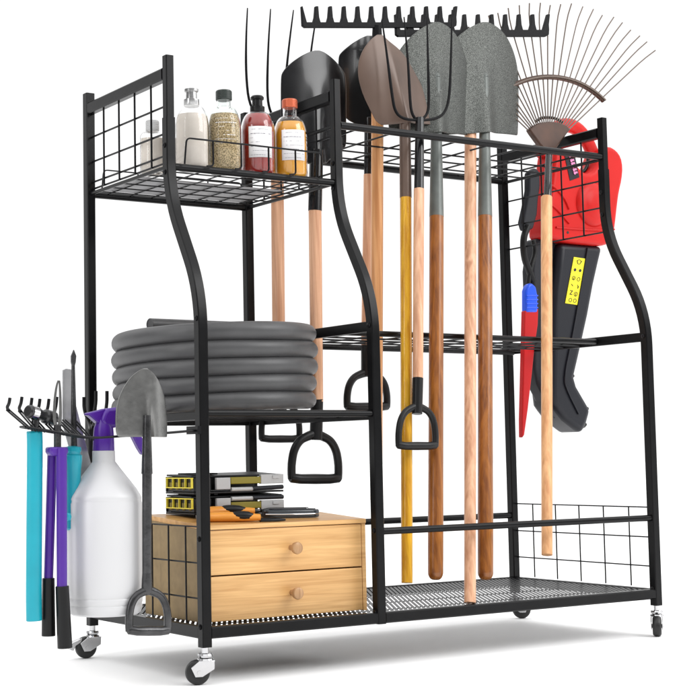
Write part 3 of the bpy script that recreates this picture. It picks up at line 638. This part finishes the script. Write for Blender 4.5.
MB().tube(smooth([at(a, c, *pw) + Vector((0, -.001, 0)) for a, c in ((587, 248), (580, 290), (571, 340), (563, 378), (566, 390), (578, 414))], 2), .0028, 10, flat=.6).build('tube_seam', 'tube', tb_)
out = [(537, 238), (557, 241.5), (555, 262), (552.5, 290), (550, 330), (549, 368), (556, 385), (558, 400), (568, 415), (562, 421), (556, 418), (546, 400), (538, 384), (535, 368), (535, 320), (533, 270)]
MB().prism([at(a, c, .345, 0) for a, c in out], (0, 0, 0), (0, .036, 0)).build('vacuum_tube', 'darkgrey', t, .006, seg=3)
MB().lathe([(.0, -.004), (.010, -.004), (.0115, -.002), (.0115, .004)], at(546.5, 388, .32) , (0, 1, 0), 24).build('lock_knob', 'red', t)
for a, c in ((585, 313), (573.5, 376), (588, 409), (586, 425)):
    q = at(a, c, *pw) + Vector((.012, .02, 0)); MB().lathe([(.006, -.006), (.0055, .002), (.0035, .005), (.0035, .007), (0, .0075)], q, (1, 0, .3), 14).build('lug', 'blackplastic', tb_)
st = [at(a, c, *pw) + Vector((0, -.0008, 0)) for a, c in ((573.5, 257), (585, 258.8), (577, 305), (564.8, 303.2))]
so = MB().prism(st, (0, .0006, 0)).build('warning_sticker', 'sticker', tb_)
b = MB()
def sp(a, c): return st[0] * (1 - a) * (1 - c) + st[1] * a * (1 - c) + st[2] * a * c + st[3] * (1 - a) * c + Vector((0, -.0009, 0))
def disc(a, c, r, ring=False):
    e = (st[1] - st[0]).normalized(); f = (st[3] - st[0]).normalized(); o = sp(a, c)
    if ring: b.tube([o + e * r * math.cos(q * math.pi / 8) + f * r * math.sin(q * math.pi / 8) for q in range(16)], .0006, 5, closed=True)
    else: b.prism([o + e * r * math.cos(q * math.pi / 8) + f * r * math.sin(q * math.pi / 8) for q in range(16)], (0, .0002, 0))
for a, c, r, g in ((.28, .27, .0034, 0), (.72, .27, .0034, 0), (.5, .09, .005, 1), (.3, .45, .004, 1), (.72, .46, .004, 1), (.35, .92, .004, 1), (.72, .92, .004, 1), (.7, .78, .0045, 1)): disc(a, c, r, g)
for (a0, c0), (a1, c1) in (((.2, .58), (.35, .62)), ((.7, .58), (.85, .63)), ((.75, .62), (.8, .66)), ((.2, .72), (.4, .72)), ((.4, .72), (.22, .80)), ((.22, .80), (.42, .80)), ((.3, .44), (.3, .48)), ((.7, .76), (.7, .82)), ((.3, .06), (.42, .13)), ((.6, .13), (.72, .06))):
    b.tube([sp(a0, c0), sp(a1, c1)], .0008, 5)
b.build('icons', 'ink', so)
psw = (.30, 0); t = thing('pruning_saw', 'pruning saw with blue handle hanging in a red sheath left of the blower', 'pruning saw', at(521, 437, *psw))
out = [(523.5, 291), (525.5, 285), (529.5, 283), (534, 287), (535.5, 296), (535.5, 313), (523.5, 313), (523.5, 300)]
h = MB().prism([at(a, c, *psw) for a, c in out], (0, .008, 0)).build('handle', 'blue', t, .005, seg=3)
for v in (296, 300, 304, 308): MB().tube([at(524, v, *psw) + Vector((0, -.0078, 0)), at(535, v, *psw) + Vector((0, -.0078, 0))], .0016, 8).build('grip_rib', 'blue', h)
out = [(523, 311), (536.5, 309), (536, 325), (533, 345), (530, 375), (526, 410), (522.5, 435), (520.5, 438), (520.3, 420), (521.5, 370)]
MB().prism([at(a, c, *psw) for a, c in out], (0, .006, 0)).build('sheath', 'redsheath', t, .002)

# ------------------------------------------------------------------ things hung on the side hooks at the left
GH = 'hand tools hung on the side hooks'
py_ = .034
b0 = at(105, 614, py_); k = mpp(b0); ax = Vector((b0.x, py_, b0.z)); hz = lambda v: at(105, v, py_).z - b0.z
t = thing('spray_bottle', 'large white spray bottle with purple trigger head hung at the left of the rack', 'spray bottle', ax)
pr = [(0, .001)] + [(r * k, hz(v)) for r, v in ((33, 614), (36, 612), (37.3, 608), (37.6, 605), (36.9, 603.5), (37.6, 602), (37.8, 598), (37.1, 596.5), (37.7, 595), (38, 590), (38, 503), (37.3, 501), (37.3, 500), (37.6, 498), (36.5, 495), (33, 489), (28, 482.5), (22, 475), (16.5, 468), (13, 463.5), (11.6, 461.5), (11.4, 451), (10.6, 450.5))] + [(0, hz(450.5))]
MB().lathe(pr, ax, n=64).build('bottle', 'white', t)
hd = MB(); hd.lathe([(r * k, hz(v)) for r, v in ((10.8, 451), (11, 450), (10.8, 442), (10.3, 433), (9.8, 428), (8.4, 424), (7.5, 420))] + [(0, hz(419))], ax, n=32)
collar = hd.build('collar', 'purple', t)
def hp_(u, v): return at(u, v, py_)
MB().prism([hp_(a, c) for a, c in ((101, 427), (98, 421), (101, 413), (104, 408.5), (120, 407), (126, 410), (130, 420), (136, 429), (131, 433), (122, 428), (116, 426), (112, 428))], (0, .0125, 0)).build('spray_head', 'purple', t, .005, seg=3)
MB().prism([hp_(a, c) for a, c in ((104, 408.5), (95, 411), (86, 413), (85.3, 415), (88, 416), (96, 423), (100, 424), (100, 416))], (0, .007, 0)).build('nozzle', 'purple', t, .002)
MB().prism([hp_(a, c) for a, c in ((128, 430), (138, 432), (142, 440), (144, 455), (141, 454.5), (137, 448), (133, 440))], (0, .006, 0)).build('trigger', 'purple', t, .002)
# hand shovel hanging in front
ps = (-.026, 0); t = thing('hand_shovel', 'small worn steel hand shovel with D grip beside the white spray bottle', 'hand shovel', at(147, 630, *ps), GH)
rows = [(368.3, 143.5, 147), (370.5, 139, 150.5), (375, 133.5, 156), (381, 129, 161), (389, 125, 165.5), (398, 122, 169.2), (408, 120.4, 171.2), (420, 120, 172.3), (430, 120.4, 172.3), (435, 121.3, 172), (437, 123, 171.5)]
blade(t, 'blade', 'steel', dense(rows), ps, .016, (147, 416, 147, 437, .009, 4))
shaft('socket', 'darksteel', t, 147, 415, 147, 474, 7.5, (-.034, 0), 11.5); shaft('handle', 'darksteel', t, 147, 470, 147, 578, 10, ps, 9.5)
b = MB(); kk = mpp(at(147, 610, *ps))
b.tube([at(147, v, *ps) for v in (573, 580, 588, 594)], 4.8 * kk, 16, scales=[1, 1.1, 1.15, .8]); b.build('grip_socket', 'darksteel', t)
dgrip(t, 148.5, 592, 632, 19.5, ps, 7.5, 'darksteel')
# hammer with teal handle
pt = (.022, 0); t = thing('hammer', 'mallet with steel faced head and long teal handle, leftmost on the hooks', 'hammer', at(34, 622, *pt), GH)
q = [at(u, v, *pt) for u, v in ((34.5, 431), (35, 445), (34.5, 500), (34, 560), (33.8, 600), (34.2, 621))]
MB().tube(smooth(q, 2), 8.2 * mpp(q[0]), 20, flat=.75, side=(1, 0, 0), scales=[.97, .95, .94, .93, .92, .92, .92, .93, .94, .95, .96, .97, .98, 1, 1.02, 1.04, 1.05, 1.06, 1.06, 1.03, 1.0, .95][:len(smooth(q, 2))] if len(smooth(q, 2)) <= 22 else None).build('handle', 'teal', t, .002)
shaft('neck', 'darksteel', t, 36, 413, 34.8, 434, 8, pt)
a, c = at(27.5, 411, .01), at(54, 419, .03); d = c - a
MB().lathe([(0, 0), (.0075, 0), (.0095, .002), (.0095, d.length * .38), (.0078, d.length * .42), (.0078, d.length * .62), (.0105, d.length * .66), (.0108, d.length - .002), (.009, d.length), (0, d.length)], a, d, 24).build('head', 'darksteel', t)
MB().lathe([(.0099, d.length * .10), (.0099, d.length * .30)], a, d, 24).build('head_band', 'chrome', t, solid=.0004)
# purple loppers
pp = (.012, 0); t = thing('loppers', 'loppers with two purple handles and black grips hung on the hooks', 'loppers', at(58, 648, *pp), GH)
for s, gm in (((52.5, 448, 48.5, 580, 10), (48.5, 578, 48.5, 636, 12.5)), ((61.5, 448, 62, 588, 11), (62.2, 586, 65, 648, 13.5))):
    pz = (.024, 0) if s[0] < 55 else (.004, 0)
    shaft('handle', 'purple', t, *s, pz, s[4] * .95); g = shaft('grip', 'blackplastic', t, *gm, pz, gm[4] * 1.12)
MB().prism([at(a, c, *pp) for a, c in ((47.5, 447), (66, 447), (66, 452), (64, 456), (50, 456), (47.5, 452))], (0, .010, 0)).build('yoke', 'purple', t, .003)
shaft('neck', 'darksteel', t, 57.5, 425, 57.5, 449, 7.5, pp)
for pts in (((57, 431), (54.2, 418), (54.6, 400), (56.5, 386), (58.3, 380.5)), ((58.5, 431), (60.6, 418), (60.4, 400), (60, 388), (59.4, 380.5))):
    q = smooth([at(a, c, *pp) for a, c in pts], 2); MB().tube(q, .0031, 10, flat=.55, side=(1, 0, 0), scales=[1 - .6 * i / (len(q) - 1) for i in range(len(q))]).build('blade', 'steel', t)
# teal handled cultivator with a spear tip
pc = (.040, 0); t = thing('weeder', 'teal handled weeder with a thin dark shaft and spear tip', 'weeder', at(71, 525, *pc), GH)
pr = [(0, 0)] + [(r * mpp(at(73, 480, *pc)), h) for r, h in ((6, .0), (8.2, .003), (8.6, .02), (7.8, .07), (8.6, .095), (9.3, .104), (9.6, .108), (9.6, .116), (8, .118), (8, .121), (9, .123), (8.6, .129), (4, .131))] + [(0, .131)]
o = at(73, 530, *pc); L = at(73, 446, *pc).z - o.z; sc = L / .131
MB().lathe([(r, h * sc) for r, h in pr], o, n=32).build('handle', 'teal', t)
shaft('shaft', 'darksteel', t, 73.2, 365, 74, 447, 3.6, pc, 7)
MB().prism([at(a, c, *pc) for a, c in ((73.7, 349.5), (76, 356), (75.5, 362), (73.9, 369), (72.6, 369), (71, 362), (71, 356))], (0, .0022, 0)).build('spear_tip', 'darksteel', t, .001)
MB().lathe([(0, 0), (.006, .001), (.0075, .006), (.006, .011), (0, .012)], at(66.5, 521, .02), (0, 0, 1), 16).build('hang_ring', 'teal', t)
# pale steel blade (saw) standing behind
pg = (.062, 0); t = thing('hand_saw', 'pale grey flat saw blade standing behind the teal handled weeder', 'saw', at(92, 560, *pg), GH)
MB().prism([at(a, c, *pg) for a, c in ((62.5, 370), (66, 368.5), (73, 369.5), (74.5, 400), (95, 480), (97, 560), (86, 562), (83, 500), (62.5, 425))], (0, .0012, 0)).build('blade', 'blade', t, .0006)
shaft('handle', 'greyplastic', t, 91, 555, 92, 600, 12, pg)
